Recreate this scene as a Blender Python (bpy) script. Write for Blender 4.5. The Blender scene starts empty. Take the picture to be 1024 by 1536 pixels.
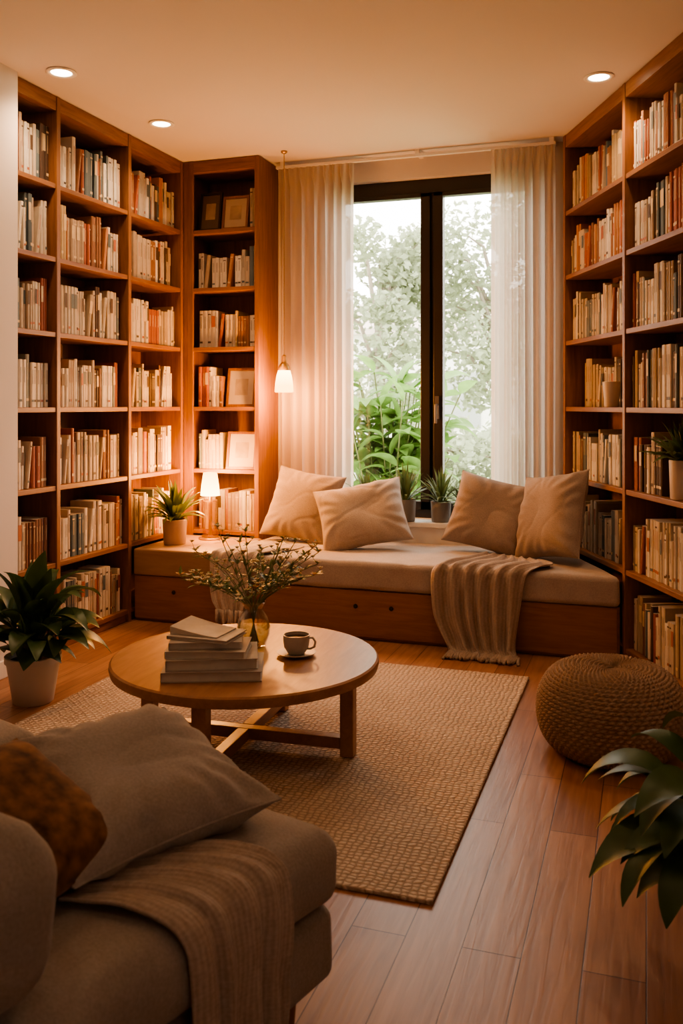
import bpy, bmesh, math, random
from mathutils import Vector, Matrix, noise
random.seed(7)
ANG=math.radians(18.7); CA=math.cos(ANG); SA=math.sin(ANG)
rad=math.radians
def R(X,Y):
    """survey frame (camera heading) -> room frame"""
    return (CA*X-SA*Y, SA*X+CA*Y)
H=3.148
scene=bpy.context.scene
try:
    scene.view_settings.view_transform='AgX'
    scene.view_settings.look='AgX - Medium High Contrast'
    scene.view_settings.exposure=-0.02
except Exception as e: print(e)

# ---------------------------------------------------------------- materials
def newmat(name):
    m=bpy.data.materials.new(name); m.use_nodes=True
    nt=m.node_tree; nt.nodes.clear()
    o=nt.nodes.new('ShaderNodeOutputMaterial')
    return m,nt,o
def N(nt,t,**kw):
    n=nt.nodes.new(t)
    for k,v in kw.items(): setattr(n,k,v)
    return n
def L(nt,a,b): nt.links.new(a,b)
def rgba(c): return (c[0],c[1],c[2],1)
def pmat(name,c,rough=.5,metal=0,var=.12,scale=8,bump=0,bscale=60):
    m,nt,o=newmat(name)
    p=N(nt,'ShaderNodeBsdfPrincipled'); L(nt,p.outputs[0],o.inputs[0])
    p.inputs['Roughness'].default_value=rough; p.inputs['Metallic'].default_value=metal
    tc=N(nt,'ShaderNodeTexCoord')
    ns=N(nt,'ShaderNodeTexNoise'); ns.inputs['Scale'].default_value=scale; ns.inputs['Detail'].default_value=4
    L(nt,tc.outputs['Object'],ns.inputs['Vector'])
    mx=N(nt,'ShaderNodeMix',data_type='RGBA')
    L(nt,ns.outputs['Fac'],mx.inputs[0])
    mx.inputs[6].default_value=rgba([max(0,x*(1-var)) for x in c]); mx.inputs[7].default_value=rgba([min(1,x*(1+var)) for x in c])
    L(nt,mx.outputs[2],p.inputs['Base Color'])
    if bump:
        n2=N(nt,'ShaderNodeTexNoise'); n2.inputs['Scale'].default_value=bscale; n2.inputs['Detail'].default_value=3
        L(nt,tc.outputs['Object'],n2.inputs['Vector'])
        b=N(nt,'ShaderNodeBump'); b.inputs['Strength'].default_value=bump; b.inputs['Distance'].default_value=.01
        L(nt,n2.outputs['Fac'],b.inputs['Height']); L(nt,b.outputs[0],p.inputs['Normal'])
    return m
def woodmat(name,c1,c2,scale,rough=.4,bump=.15):
    m,nt,o=newmat(name)
    p=N(nt,'ShaderNodeBsdfPrincipled'); L(nt,p.outputs[0],o.inputs[0]); p.inputs['Roughness'].default_value=rough
    tc=N(nt,'ShaderNodeTexCoord'); mp=N(nt,'ShaderNodeMapping'); mp.inputs['Scale'].default_value=scale
    L(nt,tc.outputs['Object'],mp.inputs['Vector'])
    ns=N(nt,'ShaderNodeTexNoise'); ns.inputs['Scale'].default_value=3; ns.inputs['Detail'].default_value=8; ns.inputs['Roughness'].default_value=.65
    ns.inputs['Distortion'].default_value=.6
    L(nt,mp.outputs[0],ns.inputs['Vector'])
    cr=N(nt,'ShaderNodeValToRGB'); cr.color_ramp.elements[0].position=.3; cr.color_ramp.elements[1].position=.72
    cr.color_ramp.elements[0].color=rgba(c1); cr.color_ramp.elements[1].color=rgba(c2)
    L(nt,ns.outputs['Fac'],cr.inputs[0]); L(nt,cr.outputs[0],p.inputs['Base Color'])
    b=N(nt,'ShaderNodeBump'); b.inputs['Strength'].default_value=bump; b.inputs['Distance'].default_value=.004
    L(nt,ns.outputs['Fac'],b.inputs['Height']); L(nt,b.outputs[0],p.inputs['Normal'])
    return m
def fabricmat(name,c,thread=.0035,var=.18,bump=.35,c2=None,rib=0):
    m,nt,o=newmat(name)
    p=N(nt,'ShaderNodeBsdfPrincipled'); L(nt,p.outputs[0],o.inputs[0]); p.inputs['Roughness'].default_value=.95
    p.inputs['Sheen Weight'].default_value=.12; p.inputs['Sheen Roughness'].default_value=.5; p.inputs['Specular IOR Level'].default_value=.2
    tc=N(nt,'ShaderNodeTexCoord')
    ns=N(nt,'ShaderNodeTexNoise'); ns.inputs['Scale'].default_value=1/thread*.6; ns.inputs['Detail'].default_value=2
    L(nt,tc.outputs['Object'],ns.inputs['Vector'])
    n3=N(nt,'ShaderNodeTexNoise'); n3.inputs['Scale'].default_value=9; n3.inputs['Detail'].default_value=5
    L(nt,tc.outputs['Object'],n3.inputs['Vector'])
    ad=N(nt,'ShaderNodeMath',operation='MULTIPLY_ADD'); ad.inputs[1].default_value=.6; L(nt,ns.outputs['Fac'],ad.inputs[0])
    ml=N(nt,'ShaderNodeMath',operation='MULTIPLY'); ml.inputs[1].default_value=.4; L(nt,n3.outputs['Fac'],ml.inputs[0]); L(nt,ml.outputs[0],ad.inputs[2])
    hout=ad.outputs[0]
    if rib:
        uv=N(nt,'ShaderNodeUVMap'); sp=N(nt,'ShaderNodeSeparateXYZ'); L(nt,uv.outputs[0],sp.inputs[0])
        a=N(nt,'ShaderNodeMath',operation='MULTIPLY'); a.inputs[1].default_value=rib; L(nt,sp.outputs[0],a.inputs[0])
        s=N(nt,'ShaderNodeMath',operation='SINE'); L(nt,a.outputs[0],s.inputs[0])
        a2=N(nt,'ShaderNodeMath',operation='MULTIPLY'); a2.inputs[1].default_value=700; L(nt,sp.outputs[1],a2.inputs[0])
        s2=N(nt,'ShaderNodeMath',operation='SINE'); L(nt,a2.outputs[0],s2.inputs[0])
        pr=N(nt,'ShaderNodeMath',operation='MULTIPLY_ADD'); pr.inputs[1].default_value=.35; L(nt,s2.outputs[0],pr.inputs[0]); L(nt,s.outputs[0],pr.inputs[2])
        mm=N(nt,'ShaderNodeMath',operation='MULTIPLY_ADD'); mm.inputs[1].default_value=.10; L(nt,pr.outputs[0],mm.inputs[0]); L(nt,ad.outputs[0],mm.inputs[2]); hout=mm.outputs[0]
    cr=N(nt,'ShaderNodeValToRGB'); cr.color_ramp.elements[0].position=.3; cr.color_ramp.elements[1].position=.7
    cr.color_ramp.elements[0].color=rgba([x*(1-var) for x in c]); cr.color_ramp.elements[1].color=rgba([min(1,x*(1+var)) for x in (c2 or c)])
    L(nt,hout,cr.inputs[0]); L(nt,cr.outputs[0],p.inputs['Base Color'])
    b=N(nt,'ShaderNodeBump'); b.inputs['Strength'].default_value=bump; b.inputs['Distance'].default_value=.004
    L(nt,hout,b.inputs['Height']); L(nt,b.outputs[0],p.inputs['Normal'])
    return m
def weavemat(name,c1,c2,cell,bump=.8):
    m,nt,o=newmat(name)
    p=N(nt,'ShaderNodeBsdfPrincipled'); L(nt,p.outputs[0],o.inputs[0]); p.inputs['Roughness'].default_value=.95
    tc=N(nt,'ShaderNodeTexCoord')
    nz=N(nt,'ShaderNodeTexNoise'); nz.inputs['Scale'].default_value=14; nz.inputs['Detail'].default_value=4; L(nt,tc.outputs['Object'],nz.inputs['Vector'])
    mixv=N(nt,'ShaderNodeMix',data_type='VECTOR'); mixv.inputs[0].default_value=.035
    L(nt,tc.outputs['Object'],mixv.inputs[4]); L(nt,nz.outputs['Color'],mixv.inputs[5])
    sp=N(nt,'ShaderNodeSeparateXYZ'); L(nt,mixv.outputs[1],sp.inputs[0])
    def s(out,mul,phase=0):
        a=N(nt,'ShaderNodeMath',operation='MULTIPLY_ADD'); a.inputs[1].default_value=mul; a.inputs[2].default_value=phase; L(nt,out,a.inputs[0])
        b=N(nt,'ShaderNodeMath',operation='SINE'); L(nt,a.outputs[0],b.inputs[0]); return b.outputs[0]
    f=math.pi/cell
    sx=s(sp.outputs[0],f); sy=s(sp.outputs[1],f*1.25)
    pr=N(nt,'ShaderNodeMath',operation='MULTIPLY'); L(nt,sx,pr.inputs[0]); L(nt,sy,pr.inputs[1])
    ab=N(nt,'ShaderNodeMath',operation='ABSOLUTE'); L(nt,pr.outputs[0],ab.inputs[0])
    ck=N(nt,'ShaderNodeMath',operation='MULTIPLY_ADD'); L(nt,pr.outputs[0],ck.inputs[0]); ck.inputs[1].default_value=.45; L(nt,ab.outputs[0],ck.inputs[2])
    n2=N(nt,'ShaderNodeTexNoise'); n2.inputs['Scale'].default_value=3; n2.inputs['Detail'].default_value=9; n2.inputs['Roughness'].default_value=.7; L(nt,tc.outputs['Object'],n2.inputs['Vector'])
    a3=N(nt,'ShaderNodeMath',operation='MULTIPLY_ADD'); L(nt,n2.outputs['Fac'],a3.inputs[0]); a3.inputs[1].default_value=.6; L(nt,ck.outputs[0],a3.inputs[2])
    cr=N(nt,'ShaderNodeValToRGB'); cr.color_ramp.elements[0].position=.0; cr.color_ramp.elements[1].position=.85
    cr.color_ramp.elements[0].color=rgba(c1); cr.color_ramp.elements[1].color=rgba(c2)
    L(nt,a3.outputs[0],cr.inputs[0]); L(nt,cr.outputs[0],p.inputs['Base Color'])
    b=N(nt,'ShaderNodeBump'); b.inputs['Strength'].default_value=bump; b.inputs['Distance'].default_value=.007
    L(nt,ck.outputs[0],b.inputs['Height']); L(nt,b.outputs[0],p.inputs['Normal'])
    return m
def floormat():
    m,nt,o=newmat('floor_planks')
    p=N(nt,'ShaderNodeBsdfPrincipled'); L(nt,p.outputs[0],o.inputs[0]); p.inputs['Roughness'].default_value=.38
    tc=N(nt,'ShaderNodeTexCoord'); sp=N(nt,'ShaderNodeSeparateXYZ'); L(nt,tc.outputs['Object'],sp.inputs[0])
    cb=N(nt,'ShaderNodeCombineXYZ'); L(nt,sp.outputs[1],cb.inputs[0]); L(nt,sp.outputs[0],cb.inputs[1])
    br=N(nt,'ShaderNodeTexBrick'); L(nt,cb.outputs[0],br.inputs['Vector'])
    br.inputs['Scale'].default_value=1; br.inputs['Brick Width'].default_value=1.15; br.inputs['Row Height'].default_value=.150
    br.inputs['Mortar Size'].default_value=.0018; br.inputs['Mortar Smooth'].default_value=.3; br.offset=.37; br.offset_frequency=2
    br.inputs['Color1'].default_value=(.32,.155,.08,1); br.inputs['Color2'].default_value=(.43,.23,.128,1); br.inputs['Mortar'].default_value=(.07,.030,.016,1)
    mp=N(nt,'ShaderNodeMapping'); mp.inputs['Scale'].default_value=(18,1.2,1); L(nt,tc.outputs['Object'],mp.inputs['Vector'])
    ns=N(nt,'ShaderNodeTexNoise'); ns.inputs['Scale'].default_value=2.5; ns.inputs['Detail'].default_value=8; ns.inputs['Distortion'].default_value=.8
    L(nt,mp.outputs[0],ns.inputs['Vector'])
    cr=N(nt,'ShaderNodeValToRGB'); cr.color_ramp.elements[0].position=.3; cr.color_ramp.elements[1].position=.7
    cr.color_ramp.elements[0].color=(.66,.60,.56,1); cr.color_ramp.elements[1].color=(1.0,1.0,1.0,1); L(nt,ns.outputs['Fac'],cr.inputs[0])
    mx=N(nt,'ShaderNodeMix',data_type='RGBA',blend_type='MULTIPLY'); mx.inputs[0].default_value=1
    L(nt,br.outputs['Color'],mx.inputs[6]); L(nt,cr.outputs[0],mx.inputs[7]); L(nt,mx.outputs[2],p.inputs['Base Color'])
    sb=N(nt,'ShaderNodeMath',operation='SUBTRACT'); L(nt,ns.outputs['Fac'],sb.inputs[0]); L(nt,br.outputs['Fac'],sb.inputs[1])
    b=N(nt,'ShaderNodeBump'); b.inputs['Strength'].default_value=.25; b.inputs['Distance'].default_value=.004; L(nt,sb.outputs[0],b.inputs['Height']); L(nt,b.outputs[0],p.inputs['Normal'])
    return m
def glassmat(name,tint=(1,1,1),refl=.08,rough=.02):
    m,nt,o=newmat(name)
    t=N(nt,'ShaderNodeBsdfTransparent'); t.inputs[0].default_value=rgba(tint)
    g=N(nt,'ShaderNodeBsdfGlossy'); g.inputs['Roughness'].default_value=rough
    lw=N(nt,'ShaderNodeLayerWeight'); lw.inputs['Blend'].default_value=.25
    ma=N(nt,'ShaderNodeMath',operation='MULTIPLY_ADD'); ma.inputs[1].default_value=.6; ma.inputs[2].default_value=refl; L(nt,lw.outputs['Facing'],ma.inputs[0])
    mx=N(nt,'ShaderNodeMixShader'); L(nt,ma.outputs[0],mx.inputs[0]); L(nt,t.outputs[0],mx.inputs[1]); L(nt,g.outputs[0],mx.inputs[2])
    L(nt,mx.outputs[0],o.inputs[0]); return m
def sheermat(name,c,transp=.2,transl=.5):
    m,nt,o=newmat(name)
    tc=N(nt,'ShaderNodeTexCoord'); ns=N(nt,'ShaderNodeTexNoise'); ns.inputs['Scale'].default_value=40
    mp=N(nt,'ShaderNodeMapping'); mp.inputs['Scale'].default_value=(6,6,.2); L(nt,tc.outputs['Object'],mp.inputs[0]); L(nt,mp.outputs[0],ns.inputs['Vector'])
    mc=N(nt,'ShaderNodeMix',data_type='RGBA'); L(nt,ns.outputs['Fac'],mc.inputs[0]); mc.inputs[6].default_value=rgba([x*.92 for x in c]); mc.inputs[7].default_value=rgba(c)
    d=N(nt,'ShaderNodeBsdfDiffuse'); L(nt,mc.outputs[2],d.inputs[0])
    tr=N(nt,'ShaderNodeBsdfTranslucent'); L(nt,mc.outputs[2],tr.inputs[0])
    a=N(nt,'ShaderNodeMixShader'); a.inputs[0].default_value=transl; L(nt,d.outputs[0],a.inputs[1]); L(nt,tr.outputs[0],a.inputs[2])
    t=N(nt,'ShaderNodeBsdfTransparent'); b=N(nt,'ShaderNodeMixShader'); b.inputs[0].default_value=transp
    L(nt,a.outputs[0],b.inputs[1]); L(nt,t.outputs[0],b.inputs[2]); L(nt,b.outputs[0],o.inputs[0]); return m
def leafmat(name,c,rough=.4,transl=.3):
    m,nt,o=newmat(name)
    tc=N(nt,'ShaderNodeTexCoord'); ns=N(nt,'ShaderNodeTexNoise'); ns.inputs['Scale'].default_value=14; L(nt,tc.outputs['Object'],ns.inputs['Vector'])
    mc=N(nt,'ShaderNodeMix',data_type='RGBA'); L(nt,ns.outputs['Fac'],mc.inputs[0]); mc.inputs[6].default_value=rgba([x*.6 for x in c]); mc.inputs[7].default_value=rgba([min(1,x*1.4) for x in c])
    p=N(nt,'ShaderNodeBsdfPrincipled'); p.inputs['Roughness'].default_value=rough; L(nt,mc.outputs[2],p.inputs['Base Color'])
    tr=N(nt,'ShaderNodeBsdfTranslucent'); L(nt,mc.outputs[2],tr.inputs[0])
    a=N(nt,'ShaderNodeMixShader'); a.inputs[0].default_value=transl; L(nt,p.outputs[0],a.inputs[1]); L(nt,tr.outputs[0],a.inputs[2]); L(nt,a.outputs[0],o.inputs[0]); return m
def emitmat(name,c,s):
    m,nt,o=newmat(name); e=N(nt,'ShaderNodeEmission'); e.inputs[0].default_value=rgba(c); e.inputs[1].default_value=s; L(nt,e.outputs[0],o.inputs[0]); return m
def shademat(name,ctop,cbot,s,z0,z1):
    m,nt,o=newmat(name); e=N(nt,'ShaderNodeEmission'); e.inputs[1].default_value=s; L(nt,e.outputs[0],o.inputs[0])
    tc=N(nt,'ShaderNodeTexCoord'); sp=N(nt,'ShaderNodeSeparateXYZ'); L(nt,tc.outputs['Object'],sp.inputs[0])
    mr=N(nt,'ShaderNodeMapRange'); mr.inputs['From Min'].default_value=z0; mr.inputs['From Max'].default_value=z1; L(nt,sp.outputs[2],mr.inputs['Value'])
    cr=N(nt,'ShaderNodeValToRGB'); cr.color_ramp.elements[0].color=rgba(cbot); cr.color_ramp.elements[1].color=rgba(ctop); L(nt,mr.outputs[0],cr.inputs[0]); L(nt,cr.outputs[0],e.inputs[0]); return m
def attrmat(name,rough=.6):
    m,nt,o=newmat(name)
    p=N(nt,'ShaderNodeBsdfPrincipled'); L(nt,p.outputs[0],o.inputs[0]); p.inputs['Roughness'].default_value=rough
    a=N(nt,'ShaderNodeAttribute'); a.attribute_name='Col'
    tc=N(nt,'ShaderNodeTexCoord'); ns=N(nt,'ShaderNodeTexNoise'); ns.inputs['Scale'].default_value=30; L(nt,tc.outputs['Object'],ns.inputs['Vector'])
    cr=N(nt,'ShaderNodeValToRGB'); cr.color_ramp.elements[0].color=(.75,.75,.75,1); cr.color_ramp.elements[1].color=(1,1,1,1); L(nt,ns.outputs['Fac'],cr.inputs[0])
    mx=N(nt,'ShaderNodeMix',data_type='RGBA',blend_type='MULTIPLY'); mx.inputs[0].default_value=1; L(nt,a.outputs['Color'],mx.inputs[6]); L(nt,cr.outputs[0],mx.inputs[7])
    L(nt,mx.outputs[2],p.inputs['Base Color']); return m

M={}
M['shelf_h']=woodmat('walnut_board',(.17,.068,.025),(.33,.152,.06),(1.2,12,12),.45)
M['shelf_v']=woodmat('walnut_upright',(.17,.068,.025),(.33,.152,.06),(12,12,1.0),.45)
M['bench']=woodmat('bench_wood',(.23,.095,.04),(.36,.168,.075),(1.2,12,12),.42)
M['table']=woodmat('table_oak',(.27,.12,.055),(.41,.21,.10),(9,1.3,9),.36)
M['floor']=floormat()
M['wall']=pmat('wall_paint',(.74,.68,.64),.85,var=.03,scale=3,bump=.04)
M['ceil']=pmat('ceiling_paint',(.74,.69,.68),.9,var=.02,scale=2,bump=.03)
M['trim']=pmat('white_trim',(.84,.81,.78),.5,var=.03)
M['frame']=pmat('window_frame_dark',(.028,.02,.016),.4,var=.2)
M['rug']=weavemat('jute_rug',(.18,.12,.075),(.60,.47,.36),.023)
M['sofa']=fabricmat('sofa_linen',(.30,.25,.21))
M['pillow']=fabricmat('linen_taupe',(.33,.262,.22))
M['pillow2']=fabricmat('linen_beige',(.42,.345,.29))
M['pillow3']=fabricmat('linen_grey',(.32,.27,.23))
M['rust']=fabricmat('rust_pattern',(.07,.032,.018),thread=.02,var=.6,c2=(.19,.09,.04))
M['cush']=fabricmat('bench_cushion_fabric',(.42,.352,.305))
M['throw']=fabricmat('throw_wool',(.37,.29,.235),thread=.006,bump=.7,rib=170)
M['throw2']=fabricmat('throw_cream',(.50,.42,.355),thread=.006,bump=.6,rib=110)
M['curtain']=sheermat('sheer_linen',(.82,.72,.65),.06,.60)
M['glass']=glassmat('window_glass',(.98,1,.99),.02)
M['vglass']=glassmat('vase_glass',(.92,.93,.90),.08)
M['water']=glassmat('vase_water',(.86,.87,.80),.03)
M['book']=attrmat('book_covers')
M['pouf']=pmat('jute_rope',(.36,.245,.165),.95,var=.35,scale=60,bump=.5,bscale=220)
M['terra']=pmat('pot_beige_clay',(.55,.42,.33),.7,var=.12,bump=.1)
M['cpot']=pmat('pot_ceramic_cream',(.58,.51,.45),.45,var=.06)
M['gpot']=pmat('pot_grey_concrete',(.24,.22,.20),.8,var=.15,bump=.2)
M['soil']=pmat('soil',(.05,.03,.02),1,var=.4,scale=50,bump=.8)
M['leafd']=leafmat('leaf_deep_green',(.06,.11,.035),.42,.22)
M['leafm']=leafmat('leaf_mid_green',(.12,.165,.06),.4,.3)
M['leafb']=leafmat('leaf_bright_green',(.21,.35,.10),.4,.45)
M['leaft']=leafmat('leaf_tree',(.36,.40,.27),.6,.5)
M['stem']=pmat('stem_green',(.16,.18,.06),.6)
M['flower']=pmat('flower_petals',(.66,.54,.34),.7)
M['bark']=pmat('tree_bark',(.30,.25,.20),.9,bump=.5)
M['brass']=pmat('brass_aged',(.45,.28,.12),.35,metal=.9,var=.1)
M['dark']=pmat('dark_metal',(.03,.022,.018),.45,metal=.5)
M['shade']=shademat('lamp_shade_glow',(1,.36,.07),(1,.66,.28),11,.30,.46)
M['shade2']=shademat('pendant_shade_glow',(1,.36,.07),(1,.66,.28),11,1.645,1.53)
M['bulb']=emitmat('downlight_glow',(1,.78,.50),22)
M['ceramic']=pmat('cup_stoneware',(.46,.40,.34),.4,var=.15,scale=30)
M['coffee']=pmat('coffee',(.05,.02,.01),.15)
M['grass']=pmat('lawn',(.34,.40,.24),1,var=.3)
M['bwall']=pmat('house_wall',(.80,.78,.75),.9)
M['broof']=pmat('house_roof',(.55,.46,.42),.9)
M['photo']=pmat('photo_print',(.42,.33,.24),.4,var=.5,scale=14)

# ---------------------------------------------------------------- mesh builder
class MB:
    def __init__(s): s.v=[];s.f=[];s.m=[];s.c=[];s.uv=None
    def add(s,vs,fs,mi=0,col=None,mat=None):
        o=len(s.v)
        s.v.extend([ (mat@Vector(v)) if mat is not None else Vector(v) for v in vs])
        for k,f in enumerate(fs):
            s.f.append([i+o for i in f]); s.m.append(mi if isinstance(mi,int) else mi[k]); s.c.append(col if not isinstance(col,list) else col[k])
    def box(s,x0,x1,y0,y1,z0,z1,mi=0,col=None,mat=None):
        vs=[(x0,y0,z0),(x1,y0,z0),(x1,y1,z0),(x0,y1,z0),(x0,y0,z1),(x1,y0,z1),(x1,y1,z1),(x0,y1,z1)]
        s.add(vs,[(0,3,2,1),(4,5,6,7),(0,1,5,4),(1,2,6,5),(2,3,7,6),(3,0,4,7)],mi,col,mat)
    def prism(s,poly,z0,z1,mi=0):
        n=len(poly); vs=[(p[0],p[1],z0) for p in poly]+[(p[0],p[1],z1) for p in poly]
        s.add(vs,[tuple(range(n))[::-1],tuple(range(n,2*n))]+[(i,(i+1)%n,(i+1)%n+n,i+n) for i in range(n)],mi)
    def lathe(s,prof,c=(0,0,0),seg=32,mi=0,mat=None,disp=None):
        vs=[];fs=[]
        for j,(r,z) in enumerate(prof):
            for i in range(seg):
                a=2*math.pi*i/seg
                vs.append((c[0]+r*math.cos(a),c[1]+r*math.sin(a),c[2]+z))
        for j in range(len(prof)-1):
            for i in range(seg):
                i2=(i+1)%seg; fs.append((j*seg+i,j*seg+i2,(j+1)*seg+i2,(j+1)*seg+i))
        s.add(vs,fs,mi,None,mat)
    def tube(s,pts,r,seg=8,mi=0,cap=True):
        pts=[Vector(p) for p in pts]; n=len(pts)
        rs=r if isinstance(r,(list,tuple)) else [r]*n
        vs=[];fs=[];prev=None
        for i,p in enumerate(pts):
            d=(pts[min(i+1,n-1)]-pts[max(i-1,0)])
            if d.length<1e-9: d=Vector((0,0,1))
            d.normalize()
            if prev is None:
                u=d.orthogonal().normalized()
            else:
                u=(prev-d*prev.dot(d))
                u=u.normalized() if u.length>1e-6 else d.orthogonal().normalized()
            prev=u; w=d.cross(u)
            for k in range(seg):
                a=2*math.pi*k/seg; vs.append(p+(u*math.cos(a)+w*math.sin(a))*rs[i])
        for i in range(n-1):
            for k in range(seg):
                k2=(k+1)%seg; fs.append((i*seg+k,i*seg+k2,(i+1)*seg+k2,(i+1)*seg+k))
        if cap: fs.append(tuple(range(seg))[::-1]); fs.append(tuple((n-1)*seg+k for k in range(seg)))
        s.add(vs,fs,mi)
    def leaf(s,base,d,Ln,W,droop,mi=0,fold=.25,n=7,twist=0,peak=.75):
        p=Vector(base); d=Vector(d).normalized()
        side=d.cross(Vector((0,0,1)))
        if side.length<.05: side=Vector((random.uniform(-1,1),random.uniform(-1,1),0))
        side.normalize(); side=Matrix.Rotation(twist,3,d)@side
        vs=[];fs=[]
        for i in range(n+1):
            t=i/n; w=W*.5*max(.03,math.sin(math.pi*min(1,t**peak))**.85)
            up=side.cross(d).normalized()
            vs+= [p-side*w+up*w*fold, p.copy(), p+side*w+up*w*fold]
            p=p+d*(Ln/n); d=(d+Vector((0,0,-droop/n))).normalized()
        for i in range(n):
            a=i*3; fs+=[(a,a+1,a+4,a+3),(a+1,a+2,a+5,a+4)]
        s.add(vs,fs,mi)
    def obj(s,name,mats,smooth=None,bevel=0,bseg=2,parent=None,loc=None,rotz=None,merge=False):
        me=bpy.data.meshes.new(name); me.from_pydata([tuple(v) for v in s.v],[],s.f)
        for m in mats: me.materials.append(m)
        for p,mi in zip(me.polygons,s.m): p.material_index=mi
        if any(c is not None for c in s.c):
            at=me.color_attributes.new('Col','FLOAT_COLOR','CORNER')
            for p,c in zip(me.polygons,s.c):
                cc=rgba(c or (.5,.5,.5))
                for li in p.loop_indices: at.data[li].color=cc
        if s.uv:
            ul=me.uv_layers.new(name='UVMap')
            for lp in me.loops: ul.data[lp.index].uv=s.uv[lp.vertex_index] if lp.vertex_index<len(s.uv) else (0,0)
        if merge:
            bm=bmesh.new(); bm.from_mesh(me); bmesh.ops.remove_doubles(bm,verts=bm.verts,dist=1e-5)
            bmesh.ops.recalc_face_normals(bm,faces=bm.faces); bm.to_mesh(me); bm.free()
        me.update()
        if smooth is not None:
            me.polygons.foreach_set('use_smooth',[True]*len(me.polygons))
            if smooth<180: me.set_sharp_from_angle(angle=rad(smooth))
        ob=bpy.data.objects.new(name,me); scene.collection.objects.link(ob)
        if bevel:
            b=ob.modifiers.new('bevel','BEVEL'); b.width=bevel; b.segments=bseg; b.limit_method='ANGLE'; b.angle_limit=rad(50)
        if parent: ob.parent=parent
        if loc is not None: ob.location=loc
        if rotz is not None: ob.rotation_euler=(0,0,rotz)
        return ob
def empty(name,loc=(0,0,0),rotz=0):
    e=bpy.data.objects.new(name,None); e.empty_display_size=.1; scene.collection.objects.link(e); e.location=loc; e.rotation_euler=(0,0,rotz); return e

def rbox_mesh(mb,x0,x1,y0,y1,z0,z1,r,puff=0,nz=.0,mi=0,inner=10,xf=None,seed=0,tuft=()):
    """rounded, slightly puffed upholstery box"""
    def ax(h):
        out=[]
        for k in range(5):
            th=math.pi/4*(1-k/4); out.append(-(h-r)-r*math.tan(th))
        for k in range(1,inner): out.append(-(h-r)+2*(h-r)*k/inner)
        for k in range(5):
            th=math.pi/4*(k/4); out.append((h-r)+r*math.tan(th))
        return out
    hx,hy,hz=(x1-x0)/2,(y1-y0)/2,(z1-z0)/2; c=Vector(((x0+x1)/2,(y0+y1)/2,(z0+z1)/2))
    X,Y,Z=ax(hx),ax(hy),ax(hz)
    def proc(p):
        inn=Vector((max(-hx+r,min(hx-r,p.x)),max(-hy+r,min(hy-r,p.y)),max(-hz+r,min(hz-r,p.z))))
        d=p-inn; q=inn+(d.normalized()*r if d.length>1e-7 else d)
        if puff and p.z>0:
            fx=1-(p.x/hx)**4; fy=1-(p.y/hy)**4
            q.z+=puff*max(0,fx)*max(0,fy)*(p.z/hz)
        for tx in tuft:
            g=math.exp(-((q.x+c.x-tx)/.018)**2)*.010
            if p.z>=hz*.98: q.z-=g
            if p.y<=-hy*.98: q.y+=g
        if nz:
            q+= noise.noise_vector((q+c)*5+Vector((seed,0,0)))*nz + noise.noise_vector((q+c)*13)*nz*.4
        q=q+c
        return xf(q) if xf else q
    def face(A,B,fn):
        vs=[];fs=[];nb=len(B)
        for a in A:
            for b in B: vs.append(proc(Vector(fn(a,b))))
        for i in range(len(A)-1):
            for j in range(nb-1): fs.append((i*nb+j,(i+1)*nb+j,(i+1)*nb+j+1,i*nb+j+1))
        mb.add(vs,fs,mi)
    face(X,Y,lambda a,b:(a,b,hz)); face(X,Y,lambda a,b:(a,b,-hz))
    face(X,Z,lambda a,b:(a,-hy,b)); face(X,Z,lambda a,b:(a,hy,b))
    face(Y,Z,lambda a,b:(-hx,a,b)); face(Y,Z,lambda a,b:(hx,a,b))

def pillow(name,w,h,T,loc,yaw,lean,roll,mat,seed=0,dent=0,wk=1.0):
    n=64; vs=[];fs=[];idx={}
    for side in (1,-1):
        for i in range(n+1):
            for j in range(n+1):
                if side==-1 and (i in(0,n) or j in(0,n)): idx[(side,i,j)]=idx[(1,i,j)]; continue
                u=math.sin((2*i/n-1)*math.pi/2); v=math.sin((2*j/n-1)*math.pi/2)
                x=w/2*u*(1-.075*(1-v*v)); y=h/2*v*(1-.075*(1-u*u))
                t=T/2*(max(0,(1-u**4))*max(0,(1-v**4)))**.55
                q=Vector((u*1.1+seed*3.1,v*1.1,side*1.3))
                wr=noise.noise(q)*.020*wk
                f=noise.noise(Vector((u*.9+v*.5+seed*2.3,v*1.3-u*.5,side*2.0)))
                wr-=math.exp(-(f/.05)**2)*.0032*wk
                rr=math.hypot(u,v)
                cr=math.sin(math.atan2(v,u)*17+3*noise.noise(q*1.7)+seed)*.0055*max(0,min(1,(rr-.55)*2))*wk
                t=t+ (wr+cr)*min(1,t/(T*.2)) - dent*math.exp(-((u)**2*5+(v-.75)**2*6))*.5
                t=max(t,.002 if (i not in (0,n) and j not in (0,n)) else 0)
                idx[(side,i,j)]=len(vs); vs.append((x,y,side*t))
    for side in (1,-1):
        for i in range(n):
            for j in range(n):
                q=[idx[(side,i,j)],idx[(side,i+1,j)],idx[(side,i+1,j+1)],idx[(side,i,j+1)]]
                fs.append(q if side==1 else q[::-1])
    mb=MB(); mb.add(vs,fs)
    edge=[vs[idx[(1,i,0)]] for i in range(n+1)]+[vs[idx[(1,n,j)]] for j in range(1,n+1)]+[vs[idx[(1,i,n)]] for i in range(n-1,-1,-1)]+[vs[idx[(1,0,j)]] for j in range(n-1,-1,-1)]
    mb.tube(edge,.003,6,0,False)
    ob=mb.obj(name,[mat],smooth=180)
    ob.matrix_world=Matrix.Translation(loc)@Matrix.Rotation(yaw,4,'Z')@Matrix.Rotation(lean,4,'X')@Matrix.Rotation(roll,4,'Z')
    return ob

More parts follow.
